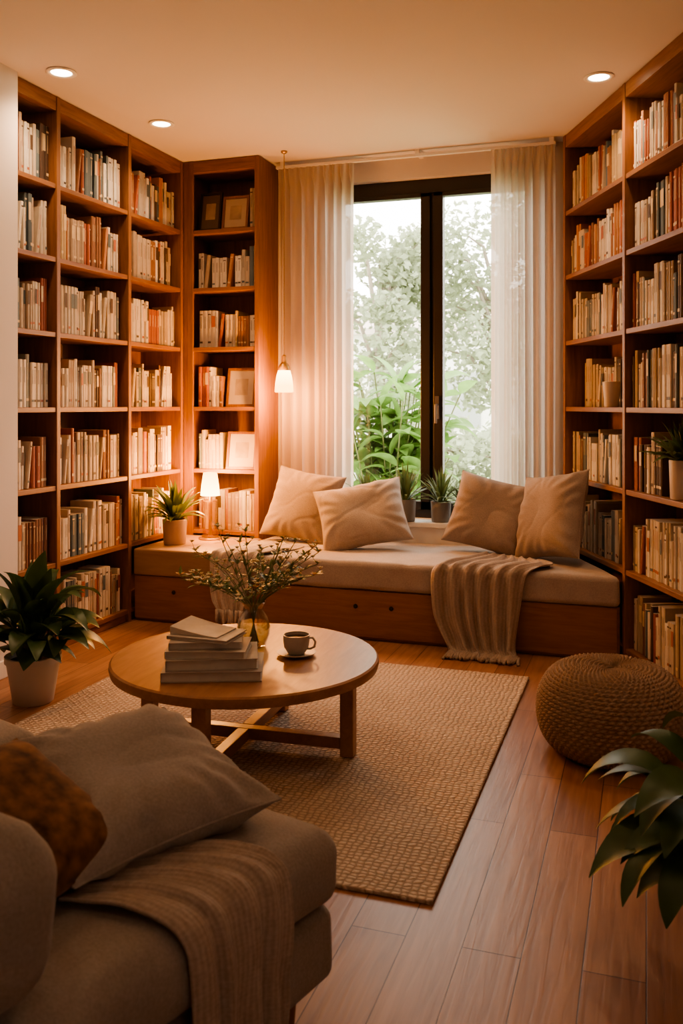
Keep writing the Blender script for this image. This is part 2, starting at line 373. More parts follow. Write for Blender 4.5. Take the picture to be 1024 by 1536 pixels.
def drape(name,rows,mat,ncol=60,sub=8,freq=7,fringe=0,fdir=Vector((0,-1,0)),parent=None,seed=0,xf=None,flen=.07,th=.006):
    """rows: (Lpt,Rpt,normal,amp)"""
    def cr(p0,p1,p2,p3,t):
        return .5*((2*p1)+(-p0+p2)*t+(2*p0-5*p1+4*p2-p3)*t*t+(-p0+3*p1-3*p2+p3)*t**3)
    rr=[(Vector(a),Vector(b),Vector(n),amp) for a,b,n,amp in rows]; n=len(rr); st=[]
    for i in range(n-1):
        a=rr[max(0,i-1)];b=rr[i];c=rr[i+1];d=rr[min(n-1,i+2)]
        for k in range(sub+(1 if i==n-2 else 0)):
            t=k/sub; st.append(tuple(cr(a[q],b[q],c[q],d[q],t) for q in range(3))+(b[3]*(1-t)+c[3]*t,))
    vs=[];fs=[];uv=[];acc=0;prevc=None
    for i,(l,r_,nn,amp) in enumerate(st):
        T=i/(len(st)-1); nn=nn.normalized(); cc=(l+r_)*.5
        if prevc is not None: acc+=(cc-prevc).length
        prevc=cc
        for j in range(ncol+1):
            s=j/ncol
            p=l.lerp(r_,s)
            ph=freq*math.pi*2*s+1.2*math.sin(3*T+seed)+noise.noise(Vector((s*3,T*2,seed)))*2.5
            off=amp*(.5+.5*math.sin(ph))+amp*.5*abs(noise.noise(Vector((s*9,T*6,seed+5))))
            wob=(r_-l).normalized()*(noise.noise(Vector((s*4,T*3,seed+9)))*.015)
            vs.append(p+nn*off+wob); uv.append((s,acc))
    nc=ncol+1
    for i in range(len(st)-1):
        for j in range(ncol): fs.append((i*nc+j,i*nc+j+1,(i+1)*nc+j+1,(i+1)*nc+j))
    mb=MB()
    if xf: vs=[xf@v for v in vs]
    mb.add(vs,fs)
    if fringe:
        last=vs[-nc:]
        fd=(xf.to_3x3()@fdir) if xf else fdir
        for k in range(fringe):
            s=k/(fringe-1)*ncol; j=min(ncol-1,int(s)); p=last[j].lerp(last[j+1],s-j)
            ln=flen*random.uniform(.8,1.2); dx=Vector((random.uniform(-.25,.25),random.uniform(-.25,.25),0))
            pts=[p+ (fd+dx*t*.6).normalized()*ln*t for t in (0,.35,.7,1)]
            for q in pts: q.z=max(q.z,.006)
            mb.tube(pts,[.0035,.003,.003,.0045],5,0)
    mb.uv=uv
    ob=mb.obj(name,[mat],smooth=180,parent=parent)
    so=ob.modifiers.new('thick','SOLIDIFY'); so.thickness=th; so.offset=1
    return ob

# ---------------------------------------------------------------- ROOM SHELL
LF=-3.156; TB=5.776; BW=6.138
def S(s,o=0):  # point on the slanted right-hand shelf front, o outward
    return (-.535+.405*s+.914*o, 6.062-.914*s+.405*o)
fpoly=[(-3.62,-1.7),(3.45,-1.7),S(8.45,.42),S(-.25,.42),(-3.62,6.39)]
mb=MB(); mb.prism(fpoly,-.1,0); mb.obj('floor',[M['floor']])
mb=MB(); mb.prism(fpoly,H,H+.12); mb.obj('ceiling',[M['ceil']])
WX0,WX1,WZ0,WZ1=-2.2,-.66,.60,2.99
mb=MB()
mb.box(-3.62,WX0,BW,BW+.25,0,H); mb.box(WX1,.12,BW,BW+.25,0,H); mb.box(WX0,WX1,BW,BW+.25,0,.565); mb.box(WX0,WX1,BW,BW+.25,WZ1,H)
mb.obj('wall_back',[M['wall']])
mb=MB(); mb.box(-3.62,-3.52,3.893,BW,0,H); mb.box(-3.62,-3.165,-1.7,3.893,0,H); mb.box(-3.163,-3.125,-1.7,3.932,0,H)
mb.obj('wall_left',[M['wall']])
mb=MB(); mb.prism([S(-.02,.315),S(-.02,.42),S(8.45,.42),S(8.45,.315)][::-1],0,H); mb.obj('wall_right',[M['wall']])
mb=MB(); mb.box(-3.62,3.45,-1.82,-1.7,0,H); mb.obj('wall_front',[M['wall']])
mb=MB(); mb.box(-3.124,-3.108,-1.69,3.93,0,.09); mb.obj('baseboard_left',[M['trim']],bevel=.003)

# window
win=empty('window_1',(0,0,0))
WY=BW+.06
mb=MB()
mb.box(WX0,WX1,WY,WY+.07,WZ1-.10,WZ1); mb.box(WX0,WX1,WY,WY+.07,WZ0,WZ0+.06)
mb.box(WX0,WX0+.05,WY,WY+.07,WZ0,WZ1); mb.box(WX1-.05,WX1,WY,WY+.07,WZ0,WZ1)
cx=-1.425
mb.box(cx-.012,cx+.012,WY+.01,WY+.06,WZ0,WZ1)
for a0,a1 in ((WX0+.05,cx-.012),(cx+.012,WX1-.05)):
    mb.box(a0,a0+.068,WY-.02,WY+.05,WZ0+.06,WZ1-.10); mb.box(a1-.068,a1,WY-.02,WY+.05,WZ0+.06,WZ1-.10)
    mb.box(a0,a1,WY-.02,WY+.05,WZ1-.13,WZ1-.10); mb.box(a0,a1,WY-.02,WY+.05,WZ0+.06,WZ0+.12)
mb.obj('frame',[M['frame']],bevel=.004,parent=win)
mb=MB()
mb.box(WX0+.11,cx-.08,WY+.012,WY+.018,WZ0+.12,WZ1-.13); mb.box(cx+.08,WX1-.11,WY+.012,WY+.018,WZ0+.12,WZ1-.13)
mb.obj('pane',[M['glass']],parent=win)
mb=MB(); mb.box(cx+.025,cx+.055,WY-.03,WY-.02,1.30,1.46); mb.tube([(cx+.04,WY-.03,1.40),(cx+.04,WY-.065,1.40),(cx+.04,WY-.068,1.27)],.009,8)
mb.obj('handle',[pmat('handle_grey',(.25,.23,.22),.35,metal=.8)],smooth=40,parent=win)
mb=MB(); mb.box(-1.95,-.985,5.935,WY-.002,.568,.603); mb.box(-1.95,-.985,5.95,BW-.001,0,.568)
mb.obj('window_sill',[M['trim']],bevel=.005)
mb=MB(); mb.box(-2.53,-.56,BW-.14,BW-.11,3.10,3.118); mb.box(-2.50,-2.47,BW-.14,BW,3.118,H); mb.box(-.60,-.57,BW-.14,BW,3.118,H); mb.box(-1.5,-1.47,BW-.14,BW,3.118,H)
mb.obj('curtain_rail',[M['trim']])

def curtain(name,a0,a1,seed):
    n=200; rows=40; vs=[];fs=[]
    z0,z1=.42,3.10
    for i in range(rows+1):
        t=i/rows; z=z1+(z0-z1)*t
        for j in range(n+1):
            s=j/n; fr=7.5
            ph=2*math.pi*fr*s+1.6*math.sin(2.2*s*3+seed)+noise.noise(Vector((s*2.5,t*.5,seed)))*1.3
            amp=.016+.020*min(1,t*3)*(.6+.4*math.sin(s*11+seed))
            b=BW-.105+amp*math.sin(ph)+.003*math.sin(ph*2.0)
            if t<.03: b=BW-.125+.010*math.sin(ph*2)
            a=a0+(a1-a0)*s+.006*math.cos(ph)
            vs.append((a,b,z))
    for i in range(rows):
        for j in range(n): fs.append((i*(n+1)+j,i*(n+1)+j+1,(i+1)*(n+1)+j+1,(i+1)*(n+1)+j))
    mb=MB(); mb.add(vs,fs); mb.obj(name,[M['curtain']],smooth=180)
curtain('sheer_curtain',-2.52,-1.945,1); curtain('sheer_curtain',-.985,-.565,4)

# ---------------------------------------------------------------- BOOKSHELVES
ZB=[.08,.505,.94,1.385,1.81,2.235,2.65]
def shelf(name,div,depth,loc,rz,boards=ZB):
    mb=MB(); x0,x1=div[0],div[-1]; t=.034
    for k,x in enumerate(div):
        a=x if k==0 else (x-t if k==len(div)-1 else x-t/2)
        mb.box(a,a+t,0,depth,0,H-.004,1)
    for k in range(len(div)-1):
        a=div[k]+(t if k==0 else t/2)+.0005; b=div[k+1]-(t if k==len(div)-2 else t/2)-.0005
        for z in boards: mb.box(a,b,.006,depth-.012,z-.028,z,0)
        mb.box(a,b,.004,depth-.012,H-.085,H-.004,0)
        mb.box(a,b,depth-.012,depth-.001,0,H-.01,1)
        mb.box(a,b,.02,.04,0,boards[0]-.03,0)
    return mb.obj(name,[M['shelf_h'],M['shelf_v']],bevel=.0025,loc=loc,rotz=rz)
LO=3.90
ldiv=[0,4.323-LO,5.068-LO,TB-.002-LO]
shelf('bookshelf',ldiv,.34,(LF,LO,0),rad(90))
tdiv=[0,.591]
shelf('bookshelf',tdiv,.355,(LF,TB,0),0)
rdiv=[.055,1.03,2.05,3.08]
RZ=math.atan2(-.914,.405)
shelf('bookshelf',rdiv,.30,(-.535,6.062,0),RZ)
mb=MB(); mb.box(0.034,.075,.0,.02,0,H-.004); mb.obj('trim_1',[M['shelf_v']],loc=(LF,TB-.001,0),bevel=.002)

PAL=[((.68,.60,.49),9),((.77,.72,.63),9),((.58,.49,.38),7),((.45,.36,.26),4),((.36,.11,.06),1.5),((.44,.21,.10),1.4),((.25,.12,.07),2.2),((.10,.06,.04),1.8),((.12,.16,.18),1.5),((.22,.25,.25),1.3),((.30,.33,.30),1.2),((.52,.38,.21),1.0)]
PALW=[((.68,.60,.49),7),((.77,.72,.63),5),((.58,.49,.38),5),((.45,.34,.24),5),((.40,.12,.06),2.4),((.48,.22,.10),2.2),((.30,.14,.07),3.5),((.10,.06,.04),2),((.12,.16,.18),1.7),((.52,.38,.21),1.8)]
def pick(p):
    c=random.choices([x[0] for x in p],[x[1] for x in p])[0]; k=random.uniform(.8,1.12)
    return tuple(min(1,x*k) for x in c)
PAGE=(.68,.61,.51)
def onebook(mb,x,y,z,w,h,d,col,tilt=0):
    mt=Matrix.Translation((x,y,z))@Matrix.Rotation(tilt,4,'Y')
    b=min(.004,w*.22)
    vs=[(0,b,0),(w*.3,0,0),(w*.7,0,0),(w,b,0),(w,d,0),(0,d,0)]
    vs+= [(p[0],p[1],h) for p in vs]
    fs=[(5,4,3,2,1,0),(6,7,8,9,10,11),(0,1,7,6),(1,2,8,7),(2,3,9,8),(3,4,10,9),(4,5,11,10),(5,0,6,11)]
    mb.add(vs,fs,0,[col,PAGE]+[col]*6,mt)
    r=random.random(); lum=sum(col)/3
    bc=(.10,.06,.035) if lum>.4 else (.66,.52,.32)
    bc2=random.choice([bc,(.42,.14,.07),(.12,.15,.16)]) if lum>.4 else bc
    def band(z0,z1,c,xa=.12,xb=.88): mb.add([(w*xa,-.0006,z0),(w*xb,-.0006,z0),(w*xb,-.0006,z1),(w*xa,-.0006,z1)],[(0,1,2,3)],0,c,mt)
    if r<.75: band(h*.52,h*.84,tuple(a*.55+b_*.45 for a,b_ in zip(bc2,col)),.36,.62)
    if r<.5: band(h*.12,h*.17,bc2)
    if .2<r<.45: band(h*.88,h*.91,bc)
    if r>.85: band(h*.55,h*.85,bc2,.02,.98)
def fillrow(mb,x0,x1,z,hm,yf,pal,full=.97,gaps=()):
    x=x0+random.uniform(.004,.012); end=x0+(x1-x0)*full
    def ingap(a,w):
        for g0,g1 in gaps:
            if a+w>g0 and a<g1: return g1
        return None
    while x<end-.02:
        k=random.choice([1,1,1,2,3,4]); w=random.uniform(.017,.034); h=hm*random.uniform(.70,.98); col=pick(pal); d=random.uniform(.15,.19)
        for _ in range(k):
            ww=w*random.uniform(.95,1.05)
            g=ingap(x,ww)
            if g: x=g; break
            if x+ww>end: break
            onebook(mb,x,yf+random.uniform(0,.014),z+.0005,ww-.0012,h*(1 if k>1 else random.uniform(.97,1.03)),d,col)
            x+=ww
        if random.random()<.08 and x<end-.12 and not ingap(x,.12):
            w=random.uniform(.02,.03); hh=hm*.8
            onebook(mb,x+.002,yf,z+.0045,w,hh,.17,pick(pal),tilt=rad(7))
            x+=w+hh*math.sin(rad(7))+.006
mb=MB()
for k in range(3):
    a,b=ldiv[k]+.035,ldiv[k+1]-.02-(.02 if k==2 else 0)
    for zi,z in enumerate(ZB):
        if k==2 and zi==0: continue
        hm=[.33,.325,.32,.32,.32,.33,.34][zi]
        fillrow(mb,a,b,z,hm,.035,PALW if (zi>=5 or (k==2 and zi<=2)) else PAL,full=random.uniform(.93,1.0) if k<2 else random.uniform(.9,1))
mb.obj('books_on_shelf',[M['book']],loc=(LF,LO,0),rotz=rad(90))
mb=MB()
for zi,z in enumerate(ZB):
    if zi in (0,6): continue
    x1=.55 if zi in (1,4,5) else .30
    fillrow(mb,.085,x1,z,.30,.05,PALW,full=1)
fillrow(mb,.49,.55,ZB[6],.30,.05,PAL,full=1)
mb.obj('books_on_shelf',[M['book']],loc=(LF,TB,0))
mb=MB()
for k in range(3):
    a,b=rdiv[k]+(.04 if k==0 else .02),rdiv[k+1]-.02
    for zi,z in enumerate(ZB):
        gaps=[]
        if k==0 and zi<1: continue
        if k==1 and zi==2: gaps=[(1.42,1.84)]
        yf=.115 if (k==0 and zi==3) else .035
        fillrow(mb,a,b,z,[.31,.32,.32,.32,.32,.32,.33][zi],yf,PAL if zi<5 else PALW,full=random.uniform(.95,1),gaps=gaps)
mb.obj('books_on_shelf',[M['book']],loc=(-.535,6.062,0),rotz=RZ)

def pframe(x0,x1,z,h,lean,y,dark=False):
    mb=MB(); mt=Matrix.Translation((x0,y,z+.001))@Matrix.Rotation(-lean,4,'X')
    w=x1-x0; f=.018
    for b in ((0,w,0,.016,0,f),(0,w,0,.016,h-f,h),(0,f,0,.016,f,h-f),(w-f,w,0,.016,f,h-f)): mb.box(*b,mi=0,mat=mt)
    mb.box(f,w-f,.008,.012,f,h-f,mi=1,mat=mt); mb.box(w*.28,w*.72,.0065,.008,h*.3,h*.72,mi=2,mat=mt)
    mb.obj('picture_frame',[M['dark'] if dark else M['shelf_v'],pmat('mat_board',(.12,.09,.07) if dark else (.52,.44,.35),.7),M['photo']],loc=(LF,TB,0),bevel=.0015)
pframe(.085,.26,ZB[6],.29,rad(9),.06,True); pframe(.27,.475,ZB[6],.25,rad(9),.06)
pframe(.31,.535,ZB[3],.28,rad(9),.05); pframe(.31,.54,ZB[2],.27,rad(9),.05)

# ---------------------------------------------------------------- BENCH
bench=empty('window_bench')
mb=MB()
mb.prism([(-3.15,5.125),(-.135,5.125),(-.49,5.93),(-2.545,5.93),(-2.545,5.77),(-3.15,5.77)],0.0,.298,0)
mb.obj('base',[M['bench']],bevel=.004,parent=bench)
mb=MB()
mb.box(-3.145,-.15,5.106,5.1245,.02,.294)
mb.obj('front_panel',[M['bench']],bevel=.0015,parent=bench)
mb=MB()
for a in (-2.86,-1.64,-1.42):
    m4=Matrix.Translation((a,5.1055,.20))@Matrix.Rotation(rad(90),4,'X')
    mb.lathe([(0,0),(.013,0),(.013,.004),(.009,.010),(0,.011)],seg=18,mat=m4)
mb.obj('knobs',[M['dark']],smooth=40,parent=bench)
mb=MB(); mb.box(-3.15,-2.535,5.095,5.77,.2985,.468); mb.obj('wood_top',[woodmat('bench_top_wood',(.28,.17,.10),(.38,.26,.17),(1.2,10,10),.5)],bevel=.012,bseg=3,parent=bench)
def bx(q):
    if q.x>-1.0:
        e=-.535+.405*(6.062-q.y)/.914-.02
        q.x=-1.0+(q.x+1.0)*(e+1.0)/(-.10+1.0)
    return q
mb=MB()
rbox_mesh(mb,-2.53,-.10,5.09,5.925,.2985,.466,.032,puff=.012,nz=.004,xf=bx,inner=64,tuft=(-1.33,))
mb.obj('seat_cushion',[M['cush']],smooth=180,parent=bench,merge=True)

CT=.475
pillow('throw_pillow',.52,.50,.17,(-2.22,5.73,CT+.235),rad(-6),rad(68),rad(-8),M['pillow'],1,wk=1)
pillow('throw_pillow',.58,.46,.18,(-1.74,5.56,CT+.21),rad(14),rad(56),rad(12),M['pillow2'],2,wk=1)
pillow('throw_pillow',.52,.48,.17,(-.925,5.68,CT+.232),rad(2),rad(66),rad(-13),M['pillow'],3,wk=1)
pillow('throw_pillow',.50,.53,.18,(-.535,5.48,CT+.262),rad(-40),rad(70),rad(10),M['pillow'],4,wk=1)

Z=(0,0,1)
drape('throw_blanket',[((-.93,5.50,.482),(-.60,5.34,.482),Z,.02),((-1.02,5.32,.482),(-.50,5.22,.482),Z,.02),((-1.12,5.14,.482),(-.56,5.13,.482),Z,.02),
  ((-1.155,5.08,.46),(-.62,5.075,.46),(0,-1,.7),.022),((-1.165,5.066,.38),(-.65,5.066,.38),(0,-1,0),.035),((-1.15,5.055,.2),(-.67,5.055,.2),(0,-1,0),.045),((-1.08,5.03,.05),(-.68,5.02,.05),(0,-1,.1),.045),((-1.05,4.98,.012),(-.66,4.97,.012),(0,-.5,1),.012)],
  M['throw'],freq=6,fringe=50,fdir=Vector((0,-1,-.05)),seed=2,flen=.10)
drape('throw_blanket',[((-2.49,5.50,.484),(-2.10,5.46,.480),Z,.014),((-2.52,5.32,.484),(-2.12,5.28,.480),Z,.014),((-2.56,5.13,.482),(-2.22,5.13,.482),Z,.014),
  ((-2.575,5.078,.465),(-2.27,5.075,.465),(0,-1,.7),.014),((-2.575,5.068,.38),(-2.30,5.066,.38),(0,-1,0),.02),((-2.56,5.06,.22),(-2.33,5.06,.22),(0,-1,0),.025),((-2.52,5.055,.13),(-2.34,5.055,.13),(0,-1,0),.025)],
  M['throw2'],freq=4,fringe=20,fdir=Vector((0,0,-1)),seed=5,flen=.08,ncol=40)

# ---------------------------------------------------------------- plants
def pot_prof(r,h,kind):
    if kind=='taper': return [(0,0),(r*.70,0),(r*.74,.004),(r*.98,h*.86),(r*1.04,h*.87),(r*1.04,h),(r*.93,h),(r*.90,h*.86),(0,h*.86)]
    return [(0,0),(r*.86,0),(r*.9,.005),(r,h*.98),(r*.99,h),(r*.91,h),(r*.90,h*.88),(0,h*.88)]
def plant(name,loc,r,h,kind,potm,leafm,n,Ln,W,spread,rise,droop,stem=0,seed=0,broad=False,bias=None):
    random.seed(seed+100)
    mb=MB(); pr=pot_prof(r,h,kind)
    mb.lathe(pr[:-1],seg=40,mi=0); mb.lathe([(r*.9,h*.88),(r*.5,h*.9),(0,h*.9)],seg=24,mi=1)
    for i in range(n):
        az=2*math.pi*(i*.618+random.uniform(-.06,.06)); 
        q=(i+.5)/n; el=rad(85)*(1-q)*rise+rad(random.uniform(5,30))
        d=Vector((math.cos(az)*math.cos(el),math.sin(az)*math.cos(el),math.sin(el)))
        if bias is not None: d=(d+Vector(bias)*.5).normalized()
        base=Vector((math.cos(az)*r*.25*random.random(),math.sin(az)*r*.25*random.random(),h*.88))
        ln=Ln*random.uniform(.75,1.15); w=W*random.uniform(.8,1.15)
        if stem:
            sl=stem*random.uniform(.5,1.1)*(1.15-.4*q); pts=[base]; dd=(d+Vector((0,0,.7))).normalized(); p=base.copy()
            for k in range(4):
                p=p+dd*sl/4; pts.append(p.copy()); dd=(dd+(d-Vector((0,0,.25)))*.18).normalized()
            mb.tube(pts,[.0045,.004,.0035,.003,.0025],5,3)
            mb.leaf(p,(dd*.6+d*.6),ln,w,droop*random.uniform(.7,1.3),2,fold=.3,n=10,twist=random.uniform(-.5,.5),peak=.72)
            if broad and random.random()<.6:
                k=random.randint(1,3); sgn=random.choice((-1,1)); sd=Vector((-d.y*sgn,d.x*sgn,.35))
                mb.leaf(pts[k+1],sd+d*.4,ln*.85,w*.9,droop,2,fold=.3,n=10,twist=random.uniform(-.5,.5),peak=.72)
        else:
            mb.leaf(base,d+Vector((0,0,.25)),ln,w,droop*random.uniform(.6,1.3),2,fold=.35,n=9,twist=random.uniform(-.3,.3),peak=.9)
    return mb.obj(name,[potm,M['soil'],leafm,M['stem']],smooth=50,loc=loc)
a,b=R(-1.455,4.25)
plant('potted_plant',(a,b,0),.125,.22,'taper',M['cpot'],M['leafd'],46,.25,.11,.3,.85,1.7,stem=.25,seed=3,broad=True,bias=(.25,-.1,0))
a,b=R(1.02,2.20)
plant('potted_plant',(a,b,0),.13,.22,'taper',M['cpot'],M['leafd'],70,.26,.10,.3,.46,2.2,stem=.28,seed=9,broad=True,bias=(-.30,.1,0))
a,b=R(-1.117,6.03)
plant('potted_plant',(a,b,.469),.082,.165,'cyl',M['terra'],M['leafm'],70,.26,.036,.3,.9,1.2,seed=12)
SILL=.604
for k,(X,u,r,hh,n,ln,w,sd) in enumerate([(6.16,608,.072,.150,64,.25,.019,20),(6.12,661,.07,.14,64,.23,.017,21)]):
    a,b=R((u-512)/1350*X,X); plant('potted_herb',(a,b,SILL),r,hh,'cyl',M['gpot'],M['leafm'],n,ln,w,.2,1.2,.9,seed=sd)
a,b=R((552-512)/1350*6.2,6.2); plant('potted_herb',(a,b-.03,SILL),.055,.12,'cyl',M['gpot'],M['leafm'],60,.20,.028,.2,1.2,.9,seed=23)
a,b=R((692-512)/1350*6.02,6.02); plant('potted_herb',(a,b+.03,SILL),.045,.12,'cyl',M['gpot'],M['leafm'],44,.18,.022,.2,1.2,.9,seed=25)
a,b=S(1.56,.075); plant('potted_plant',(a,b,ZB[2]+.001),.062,.19,'cyl',M['cpot'],M['leafm'],64,.21,.034,.3,1.0,1.1,seed=30)
a,b=S(1.73,.07)
mb=MB(); mb.lathe([(0,0),(.04,0),(.048,.01),(.05,.14),(.045,.14),(.043,.02),(0,.02)],seg=32); mb.obj('ceramic_tumbler',[M['cpot']],smooth=40,loc=(a,b,ZB[2]+.001))
a,b=S(.73,.055)
mb=MB(); mb.lathe([(0,0),(.036,0),(.040,.008),(.052,.145),(.047,.147),(.036,.02),(0,.02)],seg=32); mb.obj('ceramic_tumbler',[M['cpot']],smooth=40,loc=(a,b,ZB[3]+.001))

# ---------------------------------------------------------------- lamps
def light(name,kind,loc,energy,color,parent=None,size=.05,rot=None,spot=None):
    l=bpy.data.lights.new(name,kind); l.energy=energy; l.color=color
    if kind in('POINT','SPOT'): l.shadow_soft_size=size
    if kind=='SPOT' and spot: l.spot_size=spot; l.spot_blend=.9
    o=bpy.data.objects.new(name,l); scene.collection.objects.link(o); o.location=loc
    if rot: o.rotation_euler=rot
    if parent: o.parent=parent
    return o
WARM=(1,.40,.10)
a,b=R(-.911,6.246)
tl=empty('table_lamp',(a,b,.469))
mb=MB(); mb.lathe([(0,0),(.078,0),(.08,.006),(.074,.014),(.02,.018),(.012,.03),(.012,.30),(0,.30)],seg=36)
mb.lathe([(.046,.262),(.05,.262),(.05,.27),(.046,.27),(.046,.262)],seg=36); mb.lathe([(.05,.014),(.056,.014),(.056,.028),(.05,.028),(.05,.014)],seg=36)
mb.obj('stand',[M['brass']],smooth=40,parent=tl)
mb=MB(); mb.lathe([(.050,.02),(.050,.262)],seg=36); mb.obj('glass_body',[glassmat('amber_glass',(1,.86,.62),.08)],smooth=60,parent=tl)
mb=MB(); mb.lathe([(.066,.302),(.062,.36),(.048,.455),(.044,.46)],seg=36); mb.obj('shade',[M['shade']],smooth=60,parent=tl)
light('lamp_bulb','POINT',(0,0,.50),32,WARM,tl,.04); light('lamp_glow','POINT',(0,-.09,.33),34,WARM,tl,.05)
a,b=R(-.395,6.2)
pl=empty('pendant_lamp',(a,b,0))
mb=MB(); mb.tube([(0,0,1.72),(0,0,H-.02)],.003,6); mb.lathe([(0,H-.002),(.022,H-.002),(.022,H-.012),(.01,H-.02)],seg=24)
mb.lathe([(.006,1.745),(.016,1.735),(.018,1.69),(.03,1.68),(.042,1.655),(.044,1.635),(.040,1.635)],seg=28)
mb.obj('cord_and_cap',[M['brass']],smooth=40,parent=pl)
mb=MB(); mb.lathe([(.038,1.648),(.052,1.60),(.062,1.54),(.064,1.49),(.059,1.485)],seg=32); mb.obj('shade',[M['shade2']],smooth=60,parent=pl)
light('pendant_bulb','POINT',(0,-.0,1.44),34,WARM,pl,.05); light('pendant_glow','POINT',(-.0,-.085,1.58),46,WARM,pl,.04)

def downlight(X,Y,e=30):
    a,b=R(X,Y); d=empty('recessed_downlight',(a,b,H))
    mb=MB(); mb.lathe([(.052,-.001),(.078,-.001),(.08,-.006),(.074,-.010),(.056,-.007),(.052,-.001)],seg=40); mb.obj('ring',[M['trim']],smooth=60,parent=d)
    mb=MB(); mb.lathe([(.054,-.004),(.03,-.0055),(0,-.006)],seg=32); mb.obj('lens',[M['bulb']],smooth=60,parent=d)
    light('spot','SPOT',(0,0,-.03),e,(1,.64,.38),d,.06,(0,0,0),rad(140))
for X,Y in ((-1.471,4.729),(-1.118,5.592),(1.371,4.796)): downlight(X,Y,42)
for X,Y in ((-1.6,2.4),(1.0,2.4)): downlight(X,Y,20)  # added out-of-view fill lights for the foreground, built like the visible downlights
for X,Y in ((-.6,.4),(1.2,.4)): downlight(X,Y,9)  # weaker pair near the camera, also unseen and added only as ambient fill

# ---------------------------------------------------------------- rug
mb=MB(); mb.box(-2.60,-.565,2.46,4.655,.001,.014); mb.obj('area_rug',[M['rug']],bevel=.004)

# ---------------------------------------------------------------- coffee table
TX,TY=-1.546,3.351; TT=.38; RT=.016
ct=empty('coffee_table',(TX,TY,0),rad(3))
mb=MB(); mb.lathe([(0,TT-.048),(.520,TT-.048),(.538,TT-.040),(.543,TT-.02),(.541,TT-.006),(.533,TT),(0,TT)],seg=96); mb.obj('top',[M['table']],smooth=30,parent=ct)
mb=MB()
for k in range(4):
    m4=Matrix.Rotation(k*math.pi/2,4,'Z'); mb.box(.405,.460,-.028,.028,RT,TT-.049,mat=m4)
mb.obj('legs',[M['table']],bevel=.004,parent=ct)
mb=MB()
mb.box(-.404,.404,-.024,.024,.045,.09); mb.box(-.024,.024,-.404,-.025,.045,.09); mb.box(-.024,.024,.025,.404,.045,.09)
mb.box(-.404,.404,-.022,.022,TT-.085,TT-.049); mb.box(-.022,.022,-.404,-.023,TT-.085,TT-.049); mb.box(-.022,.022,.023,.404,TT-.085,TT-.049)
mb.obj('stretchers',[M['table']],bevel=.003,parent=ct)

random.seed(5)
a,b=R(-.485,3.43); st=MB(); z=TT+.001
for k,(w,d,h,c,rz,dx,dy) in enumerate([(.37,.26,.037,(.40,.33,.28),14,0,0),(.34,.24,.039,(.48,.41,.34),17,-.01,.01),(.30,.22,.028,(.54,.47,.39),10,-.02,.0),(.27,.205,.028,(.44,.37,.31),15,-.035,.01),(.25,.18,.014,(.58,.51,.43),-8,-.03,.0)]):
    mt=Matrix.Translation((dx,dy,z))@Matrix.Rotation(rad(rz+8),4,'Z')
    t=.003
    st.box(-w/2,w/2,-d/2,d/2,0,t,0,c,mt); st.box(-w/2,w/2,-d/2,d/2,h-t,h,0,c,mt); st.box(-w/2,-w/2+t,-d/2,d/2,t,h-t,0,c,mt)
    st.box(-w/2+t,w/2-.006,-d/2+.005,d/2-.005,t,h-t,0,(.58,.52,.44),mt)
    z+=h+.0006
mt=Matrix.Translation((-.05,.01,z))@Matrix.Rotation(rad(-2),4,'Z')
n=10; vs=[];fs=[]
for i in range(n+1):
    x=-.10+.2*i/n; zz=.004+.026*max(0,1-i/n)**1.5
    vs+=[(x,-.08,zz),(x,.08,zz*1.2),(x,-.08,0),(x,.08,0)]
for i in range(n):
    q=i*4; fs+=[(q,q+4,q+5,q+1),(q+2,q+3,q+7,q+6),(q,q+2,q+6,q+4),(q+1,q+5,q+7,q+3)]
fs+=[(0,1,3,2),(n*4,n*4+2,n*4+3,n*4+1)]
st.add(vs,fs,0,(.58,.50,.41),mt)
st.obj('stack_of_books',[M['book']],loc=(a,b,0),rotz=0,bevel=.0012)

a,b=R(-.371,3.80); vf=empty('flower_vase',(a,b,TT+.001))
mb=MB(); mb.lathe([(0,0),(.045,0),(.052,.006),(.068,.05),(.070,.085),(.058,.125),(.042,.150),(.040,.165),(.052,.188),(.050,.189),(.038,.166),(.040,.150),(.055,.124),(.067,.085),(.065,.05),(.048,.010),(0,.008)],seg=48)
mb.obj('glass_vase',[M['vglass']],smooth=60,parent=vf)
mb=MB(); mb.lathe([(0,.010),(.047,.011),(.064,.05),(.066,.085),(.062,.10),(0,.10)],seg=40); mb.obj('water',[M['water']],smooth=50,parent=vf)
mb=MB(); random.seed(44)
for i in range(44):
    az=random.uniform(0,2*math.pi); sp=random.uniform(.25,1.5); d=Vector((math.cos(az)*sp,math.sin(az)*sp,1)).normalized()
    ln=random.uniform(.20,.37); 
    base=Vector((-math.cos(az)*.022,-math.sin(az)*.022,.015)); nk=Vector((math.cos(az)*.018,math.sin(az)*.018,.165)); pts=[base,nk]; p=nk.copy()
    for k in range(5):
        p=p+d*ln/5; pts.append(p.copy()); d=(d+Vector((random.uniform(-.12,.12),random.uniform(-.12,.12),-.12))).normalized()
        if k>=1:
            for _ in range(3): mb.leaf(p,Vector((random.uniform(-1,1),random.uniform(-1,1),random.uniform(0,.8))),random.uniform(.03,.06),.012,.5,1,n=4)
        if k>=2 and random.random()<.65:
            e=p+Vector((random.uniform(-1,1),random.uniform(-1,1),random.uniform(.2,1))).normalized()*.04
            mb.tube([p,e],.001,4,0); 
            for q in range(6):
                aa=q*1.047; mb.leaf(e,Vector((math.cos(aa),math.sin(aa),.9)),.018,.011,.3,2,n=3)
    mb.tube(pts,.0018,5,0)
    for q in range(8):
        aa=q*.785; mb.leaf(p,Vector((math.cos(aa),math.sin(aa),.7)),random.uniform(.018,.026),.014,.3,2 if i%3 else 3,n=3)
